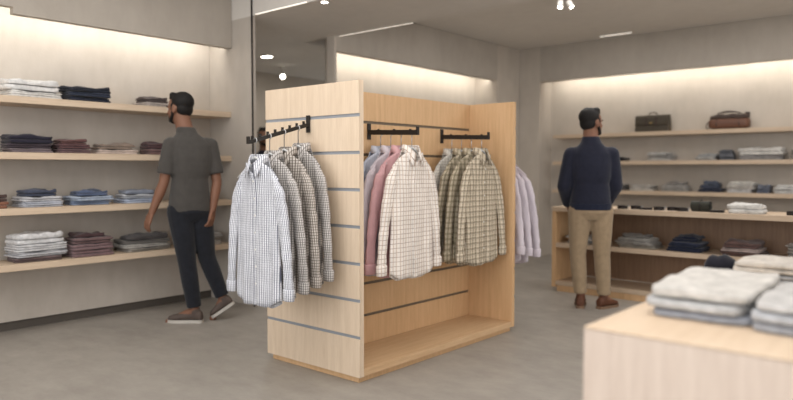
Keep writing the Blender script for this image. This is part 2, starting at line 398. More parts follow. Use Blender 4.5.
def make_shirt(mat, label, loc, rz, seed=0, sx=1, group=None, detail=True, L=.80):
    t = thing('hanging_shirt', label, 'shirt', loc, rz, group)
    m = SM[mat]; rnd = random.Random(seed); sd = seed*1.7
    S = Matrix.Diagonal((sx, 1, 1, 1))
    bm = bmesh.new(); N = 64; R = 30
    rings = [[S @ shirt_point(2*PI*i/N, (r/R)**1.1, sd, L) for i in range(N)] for r in range(R+1)]
    ringloft(bm, rings, cap=False)
    o = obj('shirt_body', bm, m, t, smooth=True, uvs=[(p.x, p.z) for r in rings for p in r])
    so = o.modifiers.new('thick', 'SOLIDIFY'); so.thickness = .0012
    for sg in (-1, 1):
        path = [(.135, -.092, .010, .006), (.153, -.110, .024, .014), (.172, -.138, .036, .021), (.192, -.185, .041, .024), (.212, -.265, .042, .024),
                (.236, -.38, .041, .024), (.256, -.51, .039, .023), (.268, -.62, .036, .021), (.273, -.700, .033, .020)]
        bm = bmesh.new(); n = 20; rings = []
        fine = []
        for a, b in zip(path, path[1:]):
            for q in range(5):
                f = q/5; fine.append(tuple(a[j]+(b[j]-a[j])*f for j in range(4)))
        fine.append(path[-1])
        for ii, (x, z, rx, ry) in enumerate(fine):
            ry *= .9
            wr = 1+.05*math.sin(ii*.8+sd+sg)+.04*math.sin(ii*1.7+sd*3+sg)*(.3+min(1, ii/25))
            yo = -.012*max(0, (-z-.1))/.6*math.cos(sd)
            rings.append([S @ Vector((sg*(x+rx*wr*math.cos(2*PI*k/n)), yo+ry*wr*math.sin(2*PI*k/n)+.003*math.sin(3*2*PI*k/n+ii*.3),
                          z+.35*rx*math.cos(2*PI*k/n)*(1 if z > -.15 else 0)*-1)) for k in range(n)])
        ringloft(bm, rings); sl = obj('sleeve', bm, m, t, smooth=True, uvs=[(.24*k_/n, q.z) for r in rings for k_, q in enumerate(r)], per=.24)
        bm = bmesh.new(); x, z = .273, -.690
        rings = []
        for zz, e in ((0, .002), (-.004, .005), (-.058, .003), (-.062, 0), (-.058, -.004)):
            rings.append([S @ Vector((sg*(x+(.038+e)*math.cos(2*PI*k/n)), -.012*.85*math.cos(sd)+(.020+e)*math.sin(2*PI*k/n), z+zz)) for k in range(n)])
        ringloft(bm, rings); obj('cuff', bm, m, sl, smooth=True, uvs=[(.24*k_/n, q.z) for r in rings for k_, q in enumerate(r)], per=.24)
    # collar: stand ring and two leaves
    bm = bmesh.new(); n = 28; rows = []
    for i in range(n+1):
        a = math.radians(-78+(336)*i/n)           # from front right round the back to front left
        a = math.radians(-90+12+336*i/n)
        c, s_ = math.cos(a), math.sin(a); fr = max(0, -s_)
        rx, ry = .060, .044
        p1 = Vector((rx*1.0*c, ry*s_+.004, -.03-.025*fr)); p2 = Vector((rx*.94*c, ry*s_+.006, .016-.052*fr**2))
        p3 = Vector((rx*1.04*c, ry*1.12*s_+.006, .018-.052*fr**2)); tip = fr**3
        p4 = Vector(((rx*1.22+.030*tip)*c+math.copysign(.020*tip, c), (ry*1.30)*s_+.004-.004*tip, -.028-.040*fr-.052*tip))
        rows.append([bm.verts.new(S @ q) for q in (p1, p2, p3, p4)])
    for a_, b_ in zip(rows, rows[1:]):
        for j in range(3): bm.faces.new((a_[j], b_[j], b_[j+1], a_[j+1]))
    o = obj('collar', bm, m, t, smooth=True, uvs=[(i_*.012, j_*.03) for i_ in range(n+1) for j_ in range(4)]); so = o.modifiers.new('thick', 'SOLIDIFY'); so.thickness = .002
    if detail:
        bm = bmesh.new(); rows = []
        for r in range(1, 31):
            p = S @ shirt_point(PI/2, (r/30)**1.1*.985+.01, sd, L, .0)
            rows.append([bm.verts.new(p+Vector((dx, dy, 0))) for dx, dy in ((-.016, .001), (-.015, -.003), (.015, -.003), (.016, .001))])
        for a_, b_ in zip(rows, rows[1:]):
            for j in range(3): bm.faces.new((a_[j], b_[j], b_[j+1], a_[j+1]))
        obj('placket', bm, m, t, uvs=[(q.co.x, q.co.z) for q in bm.verts])
        for i in range(7):
            p = S @ shirt_point(PI/2, .06+.13*i, sd, L)
            bm = bmesh.new(); cyl(bm, p+Vector((0, -.003, 0)), p+Vector((0, -.0055, 0)), .0055, 10)
            obj('button', bm, M['white'], t)
    return t
def hanger(label, loc, rz, hz, group):
    t = thing('clothes_hanger', label, 'hanger', loc, rz, group)
    bm = bmesh.new()
    tube(bm, [(-.160, 0, -.112), (-.14, 0, -.098), (-.08, 0, -.056), (-.03, 0, -.012), (0, 0, .0), (.03, 0, -.012), (.08, 0, -.056), (.14, 0, -.098), (.160, 0, -.112)],
         [.003, .004, .0045, .006, .007, .006, .0045, .004, .003]); obj('shoulder_bar', bm, M['hang'], t, smooth=True)
    bm = bmesh.new(); r = .014
    pts = [(0, 0, .004), (0, 0, hz-r-.014)]
    for a in range(-60, 200, 20):
        pts.append((r*math.cos(math.radians(a)), 0, hz-r+r*math.sin(math.radians(a))+.0))
    tube(bm, pts, .0028, 6); obj('hook', bm, M['hook'], t, smooth=True)
M['hang'] = plain('clear_grey_plastic', (205, 206, 206), .3, .5)
M['hook'] = plain('steel_hook', (190, 190, 192), .3, .5, .8)
def arm_z(f): return 1.457-.113*f
g = 'checked shirts on the sloping arm'
hg = 'clear hangers with steel hooks'
for i, (y, mt, lb) in enumerate([
    (2.262, 'stripe', 'white shirt with fine navy stripes, frontmost on the sloping arm, fully shown'),
    (2.360, 'greycheck', 'grey finely checked shirt second from the front on the sloping arm'),
    (2.462, 'greycheck2', 'taupe finely checked shirt third from the front on the sloping arm'),
    (2.565, 'greycheck', 'grey finely checked shirt at the back of the sloping arm beside slatted panel')]):
    f = (U[2]-y)/.43; za = arm_z(f)
    oz = (1.262, 1.285, 1.308, 1.332)[i]
    make_shirt(mt, lb, (-2.945, y, oz), math.radians((2, 1, 1, 0)[i]), i+1, .87, g, i == 0, .80)
    hanger('clear hanger inside the '+lb.split(',')[0].replace(' at the back of the sloping arm beside slatted panel', ' nearest the slatted panel'), (-2.965, y, oz), 0, za+.016-oz, hg)
def rail_set(y, gname, items):
    for i, (x, mt, lb, hl) in enumerate(items):
        make_shirt(mt, lb, (x, y, 1.328), PI/2+math.radians((1.5, -1, 1, 0)[i]), 11+i+int(y*3), 1, gname, i == 0, .79)
        hanger(hl, (x, y, 1.328), PI/2, 1.433-1.328, hg)
rail_set(3.165, 'shirts on the left middle rail', [
    (-2.615, 'window', 'white shirt with brown windowpane check, frontmost on left middle rail', 'clear hanger inside the frontmost windowpane checked shirt'),
    (-2.700, 'pink', 'pink long sleeved shirt just behind the white windowpane shirt', 'clear hanger inside the pink shirt'),
    (-2.785, 'lilac', 'pale lilac striped shirt behind the pink shirt on left middle rail', 'clear hanger inside the lilac shirt behind the pink one'),
    (-2.870, 'blue', 'pale blue shirt at the back of the left middle rail', 'clear hanger inside the pale blue shirt')])
rail_set(3.93, 'shirts on the right middle rail', [
    (-2.620, 'plaid', 'olive and brown plaid shirt, frontmost on right middle rail', 'clear hanger inside the frontmost olive brown plaid shirt'),
    (-2.705, 'plaid2', 'beige green plaid shirt just behind the frontmost olive plaid one', 'clear hanger inside the beige green plaid shirt'),
    (-2.790, 'plaid2', 'beige plaid shirt third from the front on right middle rail', 'clear hanger inside the third plaid shirt of the right middle rail'),
    (-2.875, 'greywhite', 'greyish white checked shirt at the back of right middle rail', 'clear hanger inside the greyish white shirt')])
for i, (y, lb) in enumerate([(4.42, 'pale lilac white shirt nearest the far end panel, its sleeve showing past the edge'),
                             (4.53, 'pale lilac white shirt second out from the far end panel'),
                             (4.64, 'pale lilac white shirt outermost beyond the far end panel')]):
    oz = 1.31-.02*i
    make_shirt('lilac', lb, (-2.865, y, oz), PI, 31+i, 1, 'shirts behind the far end panel', False, .82)
    hanger('clear hanger inside the '+lb.split(',')[0], (-2.95, y, oz), 0, 1.457-.10*(y-U[3])/.43+.016-oz, hg)

# ---------------------------------------------------------------- folded garments
COL = {}
def fab(c):
    if c not in COL: COL[c] = fabric('folded_cloth_%d' % (len(COL)+1), c)
    return COL[c]
def folded_bm(w, d, h, layers, seed, rough=1.0, covered=False):
    bm = bmesh.new(); rnd = random.Random(seed); lh = h/layers
    for l in range(layers):
        ox, oy = rnd.uniform(-.008, .008)*rough, rnd.uniform(-.006, .006)*rough
        ww = w*rnd.uniform(.95, 1.0); dd = d*rnd.uniform(.95, 1.0); nx, ny = 18, 14
        so = rnd.uniform(0, 50)
        lev = [(-.5, .90), (-.42, .97), (-.12, 1.0), (.12, 1.0), (.40, .975), (.5, .90)]
        def P(tx, ty, zz, sc):
            # rounded rectangle footprint
            e = 9
            r = (abs(tx)**e+abs(ty)**e)**(1/e); mx = max(abs(tx), abs(ty)) or 1
            x = tx*(mx/r) if r else 0; y = ty*(mx/r) if r else 0
            sh = 1-(1-sc)*.05/max(.05, w)*mx*1.6
            px, py = x*ww/2*sh, y*dd/2*sh
            nz = noise.noise(Vector((px*9+so, py*9, l*3.1)))*.010*rough+noise.noise(Vector((px*30+so, py*26, l*3.1)))*.003*rough
            top = (zz+.5)
            droop = -.10*lh*mx**6
            if covered or l < layers-1: nz = min(0, nz-.001)
            e2 = (.004*noise.noise(Vector((px*20, py*20, zz*3+so))))*rough*mx**4
            z = l*lh+(zz+.5)*lh*.97+(nz*(1 if l == layers-1 else .25)+droop)*top
            if l and top < .5: z += 0
            return Vector((ox+px*(1+e2*6), oy+py*(1+e2*6), max(z, .0004)))
        def ring(zz, sc):
            pts = []
            for i in range(nx): pts.append((-1+2*i/nx, -1))
            for i in range(ny): pts.append((1, -1+2*i/ny))
            for i in range(nx): pts.append((1-2*i/nx, 1))
            for i in range(ny): pts.append((-1, 1-2*i/ny))
            return [P(a, b, zz, sc) for a, b in pts], pts
        prev = None; rings = []
        _, pts = ring(0, 1)
        for f in (.25, .6, .88): rings.append([P(a*f, b*f, -.5, .9) for a, b in pts])
        for zz, sc in lev: rings.append(ring(zz, sc)[0])
        for f in (.9, .75, .55, .3, .1): rings.append([P(a*f, b*f, .5, .9) for a, b in pts])
        ringloft(bm, rings)
    return bm
def collar_bm(w, h, seed):
    bm = bmesh.new(); n = 14
    rows = []
    for i in range(n+1):
        a = math.radians(200+140*i/n) if False else math.radians(-20-140*i/n)
        c, s = math.cos(a), math.sin(a)
        rows.append([bm.verts.new((.055*c, .02+.04*s, h)), bm.verts.new((.056*c, .02+.042*s, h+.012)), bm.verts.new((.074*c, .02+.058*s, h+.002))])
    for a_, b_ in zip(rows, rows[1:]):
        for j in range(2): bm.faces.new((a_[j], b_[j], b_[j+1], a_[j+1]))
    return bm
SEED = [100]
POS = {1: ['only'], 2: ['bottom', 'top'], 3: ['bottom', 'middle', 'top'], 4: ['bottom', 'lower middle', 'upper middle', 'top']}
CN = {}
def stack(x, y, z, w, d, items, place, rz=0, group=None, jit=1.6, ro=2.3):
    """items bottom to top: (kind, colour word, rgb, height, layers[, widthscale])"""
    zz = z; n = len(items)
    for i, it in enumerate(items):
        kind, word, rgb, h, ly = it[:5]; ws = it[5] if len(it) > 5 else 1
        SEED[0] += 1; rnd = random.Random(SEED[0])
        if jit > 1: ws *= rnd.uniform(.86, 1.0)
        nm = {'shirt': 'folded_shirt', 'jeans': 'folded_jeans', 'sweater': 'folded_sweater', 'trousers': 'folded_trousers', 'garment': 'folded_garment'}[kind]
        kw = {'trousers': 'folded trousers', 'jeans': 'folded jeans'}.get(kind, 'folded '+kind)
        pos = '' if n == 1 else ', %s of stack' % POS[n][i]
        lab = '%s %s%s %s' % (word, kw, pos, place)
        o = obj(nm, folded_bm(w*ws, d*min(1, ws+.1), h, ly, SEED[0], ro if i == n-1 else ro*.6, i < n-1), fab(rgb), None, smooth=True,
                loc=(x+rnd.uniform(-.006, .006)*jit, y+rnd.uniform(-.006, .006)*jit, zz+.0008))
        o.rotation_euler = (0, 0, rz+rnd.uniform(-.08, .08)*jit)
        tag(o, lab, {'jeans': 'jeans', 'trousers': 'trousers', 'sweater': 'sweater', 'shirt': 'shirt', 'garment': 'garment'}[kind], group)
        zz += h+.0012
    return zz
NAVY = (44, 48, 62); MAR = (98, 76, 78); WHITE = (222, 220, 216); LGREY = (188, 188, 190)
H = PI/2
GL = ['garments on the top left shelf', 'garments on the second left shelf', 'garments on the third left shelf', 'garments on the lowest left shelf']
XL = -5.225
def Ls(k, y0, y1, items, place, d=.26): stack(XL, (y0+y1)/2, LT[k], (y1-y0)*.97, d, items, place, H*0, GL[k])
def swap(k, y0, y1, items, place, d=.26):
    stack(XL, (y0+y1)/2, LT[k], d, (y1-y0)*.97, items, place, 0, GL[k])
swap(0, 1.78, 2.17, [('shirt', 'white', WHITE, .05, 3), ('shirt', 'crumpled white', (228, 227, 226), .075, 2)], 'left of the navy stack, top left shelf')
swap(0, 2.20, 2.53, [('jeans', 'dark navy', NAVY, .036, 2), ('jeans', 'dark blue', (52, 58, 74), .036, 2), ('jeans', 'near black navy', (38, 42, 54), .036, 2)], 'mid top left shelf')
swap(0, 2.80, 3.06, [('shirt', 'pale grey', (176, 166, 160), .035, 2), ('garment', 'dark brown grey', (88, 78, 76), .045, 2, .8)], 'behind the walking man, top left shelf')
swap(1, 1.79, 2.10, [('shirt', 'greyish mauve', (128, 116, 120), .034, 2), ('garment', 'dark mauve', (84, 74, 82), .03, 2), ('jeans', 'near black', (46, 44, 56), .055, 2)], 'leftmost on the second left shelf')
swap(1, 2.115, 2.37, [('garment', 'maroon grey', (112, 90, 92), .034, 2), ('garment', 'dusty maroon', (104, 76, 78), .034, 2), ('garment', 'dull red', (116, 84, 82), .03, 2, .85)], 'beside the near black stack, second left shelf')
swap(1, 2.42, 2.77, [('shirt', 'pinkish beige', (206, 188, 178), .036, 2), ('garment', 'brown grey crumpled', (142, 126, 114), .04, 2, .75)], 'between maroon stacks, second left shelf')
swap(1, 2.85, 3.10, [('garment', 'dusty maroon', (120, 94, 92), .05, 2), ('garment', 'dark maroon', (96, 72, 74), .05, 2, .85)], 'beside the walking man, second left shelf')
swap(2, 1.58, 1.80, [('garment', 'rust brown', (140, 98, 80), .05, 2), ('garment', 'dark brown', (84, 68, 64), .045, 2, .8)], 'cut by the frame, third left shelf')
swap(2, 1.86, 2.16, [('shirt', 'bluish white', (192, 196, 206), .04, 3), ('shirt', 'white', (206, 206, 210), .035, 2), ('jeans', 'slate blue', (78, 84, 102), .045, 2, .72)], 'leftmost whole stack of third left shelf')
swap(2, 2.23, 2.55, [('shirt', 'light denim blue', (140, 156, 184), .034, 2), ('shirt', 'pale blue', (178, 190, 208), .034, 2), ('jeans', 'mid blue', (96, 108, 134), .035, 2, .7)], 'mid third left shelf')
swap(2, 2.62, 2.95, [('shirt', 'pale blue', (176, 186, 206), .036, 2), ('shirt', 'whitish', (202, 204, 210), .036, 2), ('garment', 'greyish blue', (140, 146, 160), .03, 1, .7)], 'beside the walking man, third left shelf')
swap(2, 3.28, 3.50, [('shirt', 'greyish white', (180, 178, 176), .035, 2), ('shirt', 'grey', (150, 148, 146), .03, 2)], 'right end of third left shelf')
swap(3, 1.80, 2.18, [('garment', 'dark mauve', (112, 96, 96), .036, 2, .9), ('shirt', 'grey white', (200, 200, 204), .04, 3), ('shirt', 'white', (214, 214, 216), .05, 3), ('shirt', 'bulky white', (224, 224, 225), .07, 2, .9)], 'leftmost on the lowest left shelf')
swap(3, 2.20, 2.54, [('sweater', 'dusty mauve', (128, 104, 106), .05, 2), ('sweater', 'mauve', (134, 110, 112), .045, 2), ('sweater', 'mauve brown', (120, 98, 98), .045, 2, .95), ('garment', 'dark plum', (84, 64, 66), .025, 1, .7)], 'beside the white stack, lowest left shelf')
swap(3, 2.62, 3.05, [('shirt', 'grey beige', (160, 154, 146), .03, 2), ('shirt', 'pale grey', (178, 174, 168), .03, 2), ('shirt', 'dark grey', (112, 108, 104), .03, 2), ('garment', 'charcoal', (82, 78, 78), .035, 1, .8)], 'beside the walking man, lowest left shelf')
swap(3, 3.28, 3.53, [('shirt', 'beige white', (186, 178, 170), .035, 2), ('shirt', 'off white', (200, 194, 186), .03, 2), ('shirt', 'pale grey', (176, 172, 168), .03, 2)], 'right end of lowest left shelf')

YR = 8.40
GR = ['bag shelf', 'garments on the middle right shelf', 'garments on the lowest right wall shelf']
def Rs(k, x0, x1, items, place, d=.24, y=YR): stack((x0+x1)/2, y, RT[k], (x1-x0)*.96, d, items, place, 0, GR[k])
Rs(1, -3.66, -3.38, [('garment', 'black', (30, 30, 34), .04, 2)], 'beside the man in navy, middle right shelf')
Rs(1, -3.13, -2.80, [('shirt', 'pale grey', (186, 182, 176), .032, 2), ('shirt', 'light grey', (172, 170, 166), .032, 2), ('shirt', 'grey white', (198, 196, 192), .032, 2)], 'below the dark satchel, middle right shelf')
Rs(1, -2.55, -2.31, [('shirt', 'pale grey', (180, 178, 174), .036, 2), ('shirt', 'light grey', (168, 168, 166), .036, 2)], 'left of the slate stack, middle right shelf')
Rs(1, -2.295, -2.13, [('garment', 'slate grey', (104, 106, 112), .035, 2), ('garment', 'steel grey', (118, 120, 126), .035, 2), ('garment', 'dark slate', (96, 98, 104), .035, 2)], 'beside the long white bundle, middle right shelf')
z = stack(-1.86, YR, RT[1], .47, .22, [('garment', 'mottled grey', (140, 136, 134), .055, 2), ('sweater', 'long white', (206, 202, 196), .075, 2, 1.08)], 'right of the slate stack, middle right shelf', 0, GR[1])
Rs(1, -1.58, -1.30, [('garment', 'beige grey', (156, 148, 138), .05, 2), ('garment', 'grey brown', (140, 132, 122), .05, 2)], 'at the right edge, middle right shelf')
Rs(2, -3.55, -3.37, [('garment', 'dark grey', (92, 88, 86), .04, 2), ('garment', 'grey', (130, 124, 118), .03, 2)], 'beside man in navy, lowest wall shelf')
Rs(2, -3.35, -3.01, [('shirt', 'cream white', (204, 198, 188), .034, 2), ('shirt', 'off white', (192, 186, 178), .034, 2)], 'below pale grey stack, lowest wall shelf')
Rs(2, -2.95, -2.60, [('shirt', 'grey', (154, 150, 144), .04, 2), ('shirt', 'pale grey', (172, 168, 162), .034, 2), ('garment', 'darker grey', (136, 132, 128), .03, 1, .75)], 'left of navy jeans, lowest wall shelf')
Rs(2, -2.53, -2.225, [('jeans', 'dark navy', (52, 56, 72), .045, 2), ('jeans', 'slate navy', (72, 78, 94), .04, 2, .85), ('jeans', 'blue grey', (84, 90, 104), .03, 1, .6)], 'beside the white stack, lowest right wall shelf')
Rs(2, -2.21, -1.90, [('shirt', 'white', (200, 198, 196), .04, 2), ('shirt', 'cream', (208, 202, 194), .04, 2), ('shirt', 'ivory', (210, 206, 198), .035, 2)], 'between blue jeans stacks, lowest right wall shelf')
Rs(2, -1.89, -1.74, [('jeans', 'mid slate blue', (98, 104, 118), .045, 2), ('jeans', 'greyish blue', (116, 120, 132), .045, 2)], 'between two white stacks, lowest wall shelf')
Rs(2, -1.725, -1.42, [('shirt', 'chalk white', (204, 202, 198), .045, 2), ('shirt', 'bright white', (212, 210, 206), .045, 2)], 'at the right edge, lowest right wall shelf')
YC = 6.20; GC = 'garments in the low cabinet'
def Cs(x0, x1, items, place, d=.28, y=6.19): stack((x0+x1)/2, y, CM, (x1-x0)*.97, d, items, place, 0, GC)
Cs(-3.06, -2.80, [('shirt', 'pale grey', (170, 166, 160), .035, 2), ('shirt', 'grey white', (186, 182, 176), .035, 2)], 'behind legs of man in navy')
Cs(-2.56, -2.20, [('shirt', 'beige grey', (150, 144, 134), .03, 2), ('shirt', 'grey', (158, 154, 148), .03, 2), ('shirt', 'light grey', (172, 168, 162), .03, 2), ('garment', 'dark grey', (120, 116, 112), .022, 1, .7)], 'right of man in navy, low cabinet')
Cs(-2.10, -1.77, [('jeans', 'dark navy', (36, 42, 62), .045, 2), ('jeans', 'deep blue', (44, 50, 70), .04, 2), ('jeans', 'inky blue', (34, 38, 56), .045, 2, .75)], 'in the middle of the low cabinet shelf')
Cs(-1.66, -1.31, [('garment', 'dark brown', (92, 70, 64), .035, 2), ('shirt', 'pinkish white', (176, 158, 152), .03, 2), ('garment', 'brown mauve', (104, 82, 78), .05, 2, .9)], 'right of the navy jeans, low cabinet shelf')
Cs(-1.17, -.88, [('garment', 'grey', (132, 126, 120), .05, 2), ('garment', 'grey beige', (142, 136, 128), .05, 2), ('garment', 'light grey', (154, 148, 142), .03, 2)], 'right edge of low cabinet')

# accessories on the countertop
M['leather'] = plain('dark_leather', (34, 28, 26), .5)
M['oliv'] = fabric('dark_olive_knit', (62, 62, 56))
def spiral_belt(label, x, y, s=1, m='leather'):
    t = thing('coiled_belt', label, 'belt', (x, y, CT+.001))
    bm = bmesh.new(); pr = None; n = 60; rows = []
    for i in range(n+1):
        a = i/n*4*PI; r = (.022+.012*a/(2*PI))*s*1.2
        rows.append([bm.verts.new((r*math.cos(a)+dx*math.cos(a), r*math.sin(a)+dx*math.sin(a), zz)) for dx, zz in ((0, 0), (0, .03), (.003, .03), (.003, 0))])
    for a_, b_ in zip(rows, rows[1:]):
        for j in range(4): bm.faces.new((a_[j], b_[j], b_[(j+1) % 4], a_[(j+1) % 4]))
    bm.faces.new(rows[0]); bm.faces.new(rows[-1])
    obj('strap', bm, M[m], t)
    r = (.022+.024)*1.2*s
    bm = bmesh.new()
    for q in ((r, r+.003, 0, .03, 0, .006), (r, r+.003, 0, .03, .026, .032), (r, r+.003, .026, .032, .006, .026), (r, r+.003, 0, .005, .006, .026)): box(bm, *[q[0]+.004, q[1]+.004, q[2], q[3], q[4], q[5]])
    obj('buckle', bm, M['alu'], t)
for x, y, lb in [(-2.50, 6.09, 'dark coiled leather belt on the counter beside the man in navy'), (-2.39, 6.13, 'dark coiled belt on the counter, second right of the man'),
                 (-2.17, 6.10, 'dark coiled leather belt in the middle of the counter'), (-2.06, 6.13, 'dark coiled belt just left of the olive roll on the counter'),
                 (-1.96, 6.08, 'dark coiled belt touching the olive roll, frontmost on counter'), (-1.12, 6.12, 'dark coiled belt at the right edge of the counter')]:
    spiral_belt(lb, x, y, .85)
def wallet(label, x, y, rz):
    t = thing('leather_wallet', label, 'wallet', (x, y, CT+.001), rz)
    obj('lower_leaf', bx(-.055, .055, -.042, .042, 0, .009), M['leather'], t, bevel=.003)
    obj('upper_leaf', bx(-.055, .055, -.042, .042, .0095, .019), M['leather'], t, bevel=.003)
wallet('small black wallet on the counter right of the olive roll', -1.68, 6.10, .1)
wallet('small dark wallet lying among the belts on the counter', -2.28, 6.09, .3)
# rolled scarf
t = thing('rolled_scarf', 'dark olive knitted roll standing on the counter', 'scarf', (-1.82, 6.14, CT+.001))
bm = bmesh.new(); n = 90; rows = []
for i in range(n+1):
    a = i/n*6*PI; r = .012+.010*a/(2*PI)+.004*math.sin(a*3)
    rows.append([bm.verts.new((xx, r*1.15*math.cos(a), .048+r*math.sin(a)*1.1)) for xx in (-.07, .07)]+[bm.verts.new((xx, (r+.007)*1.15*math.cos(a), .048+(r+.007)*1.1*math.sin(a))) for xx in (.075, -.075)])
for a_, b_ in zip(rows, rows[1:]):
    for j in range(4): bm.faces.new((a_[j], b_[j], b_[(j+1) % 4], a_[(j+1) % 4]))
bm.faces.new(rows[0]); bm.faces.new(rows[-1])
for v in bm.verts: v.co.z = max(v.co.z, .0005)
obj('roll', bm, M['oliv'], t, smooth=False)
bm = bmesh.new(); tube(bm, [(0, .054*math.cos(a), .048+.0500*math.sin(a)) for a in [2*PI*i/24 for i in range(24)]]+[(0, .054, .048)], .004, 6)
for v in bm.verts: v.co.z = max(v.co.z, .0002)
obj('band', bm, M['leather'], t, smooth=True)
o = obj('crumpled_scarf', folded_bm(.27, .2, .075, 2, 77, 2.2), fab((206, 204, 200)), None, smooth=True, loc=(-1.465, 6.16, CT+.001))
tag(o, 'crumpled white scarf on the counter right of the olive roll', 'scarf')

# ---------------------------------------------------------------- leather bags
M['satchel'] = plain('olive_black_leather', (66, 58, 46), .5, .4)
M['brown'] = plain('brown_leather', (104, 70, 54), .5, .4)
M['dkbrown'] = plain('dark_brown_leather', (64, 50, 44), .5, .4)
M['brass'] = plain('aged_brass', (150, 130, 90), .4, .5, .8)
t = thing('leather_satchel', 'dark olive leather briefcase with top handle on the upper right shelf', 'bag', (-3.075, 8.40, RT[0]+.001))
w2 = .205
bm = bmesh.new(); ringloft(bm, [[Vector((sx_*w2*k, sy*(.065-.02*zz/.18), zz)) for sx_, sy in ((-1, -1), (1, -1), (1, 1), (-1, 1))] for zz, k in ((0, .97), (.01, 1), (.12, 1), (.175, .98), (.195, .95))])
obj('bag_body', bm, M['satchel'], t, bevel=.012)
bm = bmesh.new()
prof = [(.045, .199), (0, .207), (-.05, .201), (-.068, .17), (-.0715, .12), (-.0725, .09)]
ringloft(bm, [[Vector((-w2*.97, y, z)) for y, z in prof]+[Vector((-w2*.97, y+.004, z-.005)) for y, z in prof[::-1]], [Vector((w2*.97, y, z)) for y, z in prof]+[Vector((w2*.97, y+.004, z-.005)) for y, z in prof[::-1]]])
obj('flap', bm, M['satchel'], t)
bm = bmesh.new(); tube(bm, [(-.055, -.005, .20)]+[(-.055+.11*i/10, -.005, .212+.028*math.sin(PI*i/10)**.5) for i in range(11)]+[(.055, -.005, .20)], .006, 8); obj('handle', bm, M['satchel'], t, smooth=True)
for sx_ in (-.06, .06):
    obj('strap', bx(sx_-.010, sx_+.010, -.079, -.0735, .07, .18), M['dkbrown'], t)
obj('clasp', bx(-.018, .018, -.0815, -.0792, .095, .12), M['brass'], t, bevel=.002)

t = thing('leather_duffel', 'brown leather holdall with darker strapped top at right on the upper right shelf', 'bag', (-2.20, 8.40, RT[0]+.001))
bm = bmesh.new(); rings = []
for i in range(13):
    f = -1+2*i/12; k = (1-abs(f)**8*.25)
    rings.append([Vector((f*.21, math.copysign(abs(math.cos(a))**.7, math.cos(a))*.085*k, .065+math.copysign(abs(math.sin(a))**.6, math.sin(a))*.064*k)) for a in [2*PI*j/24 for j in range(24)]])
ringloft(bm, rings); obj('bag_body', bm, M['brown'], t, smooth=True)
bm = bmesh.new(); rings = []
for i in range(13):
    f = -1+2*i/12; k = (1-abs(f)**6*.3)
    rings.append([Vector((f*.20, math.cos(a)*.07*k, .135+math.sin(a)*.04*k+.006*math.sin(f*9))) for a in [2*PI*j/20 for j in range(20)]])
ringloft(bm, rings); obj('top_panel', bm, M['dkbrown'], t, smooth=True)
for y in (-.05, .045):
    bm = bmesh.new(); tube(bm, [(-.12, y*1.5, .08), (-.115, y*1.45, .135)]+[(-.11+.22*i/10, y*1.2, .185+.018*math.sin(PI*i/10)) for i in range(11)]+[(.115, y*1.45, .135), (.12, y*1.5, .08)], .006, 8)
    obj('handle', bm, M['dkbrown'], t, smooth=True)
for x in (-.12, .12):
    bm = bmesh.new(); tube(bm, [(x, .089*math.cos(a), .067+.0665*math.sin(a)) for a in [PI*.95+PI*1.0*i/12-PI*.0 for i in range(13)]], .006, 6)
    for v in bm.verts: v.co.z = max(v.co.z, .0005)
    obj('side_strap', bm, M['dkbrown'], t)
bm = bmesh.new(); tube(bm, [(-.215, 0, .10), (-.24, -.02, .07), (-.245, -.03, .03), (-.235, -.03, .012), (-.22, -.03, .012)], .006, 6); obj('shoulder_strap', bm, M['dkbrown'], t, smooth=True)
obj('rear_tab', bx(.165, .212, -.02, .02, .128, .19), M['dkbrown'], t, bevel=.006)

# ---------------------------------------------------------------- display table in front right
t = thing('display_table', 'pale oak block display table in the right foreground under folded sweaters', 'table', (0, 2.3, 0))
TX0, TX1, TY0, TY1 = -.752, .75, 1.60-2.3, 3.05-2.3
obj('table_top', bx(TX0, TX1, TY0, TY1, .794, .80), M['tabletop'], t, bevel=.002)
obj('front_panel', bx(TX0, TX1, TY0, TY0+.028, 0, .793), M['tablefront'], t)
obj('back_panel', bx(TX0+.001, TX1-.001, TY1-.028, TY1-.001, 0, .793), M['tablefront'], t)
obj('side_panel', bx(TX0+.001, TX0+.028, TY0+.029, TY1-.029, 0, .793), M['tablefront'], t)
obj('side_panel', bx(TX1-.028, TX1-.001, TY0+.029, TY1-.029, 0, .793), M['tablefront'], t)
GT = 'folded sweaters on the foreground table'
def Ts(x0, x1, y0, y1, items, place): stack((x0+x1)/2, (y0+y1)/2, .80, x1-x0, y1-y0, items, place, 0, GT, 1, .9)
Ts(-.695, -.435, 1.83, 2.30, [('sweater', 'blue grey', (168, 172, 182), .024, 1), ('sweater', 'light grey', (192, 192, 192), .028, 1), ('sweater', 'pale grey white', (212, 208, 202), .030, 1)], 'nearest on the foreground table')
Ts(-.425, -.165, 1.81, 2.20, [('sweater', 'steel grey', (160, 162, 168), .024, 1), ('sweater', 'silver grey', (182, 184, 188), .026, 1), ('sweater', 'soft grey', (196, 194, 192), .026, 1)], 'beside nearest pale stack, foreground table')
Ts(-.42, -.15, 2.24, 2.54, [('sweater', 'blue tinted grey', (166, 170, 178), .026, 1), ('sweater', 'mid grey', (180, 178, 176), .026, 1)], 'behind the second stack, foreground table')
Ts(-.66, -.38, 2.60, 2.90, [('shirt', 'grey', (170, 170, 172), .035, 2), ('shirt', 'off white', (208, 200, 190), .035, 2)], 'back of foreground table beside black roll')
t = thing('rolled_garment', 'black rolled garment at the back of the foreground table', 'garment', (-.74, 2.74, .8008), math.radians(0))
t.location.x = -.69; 
bm = bmesh.new(); rings = []
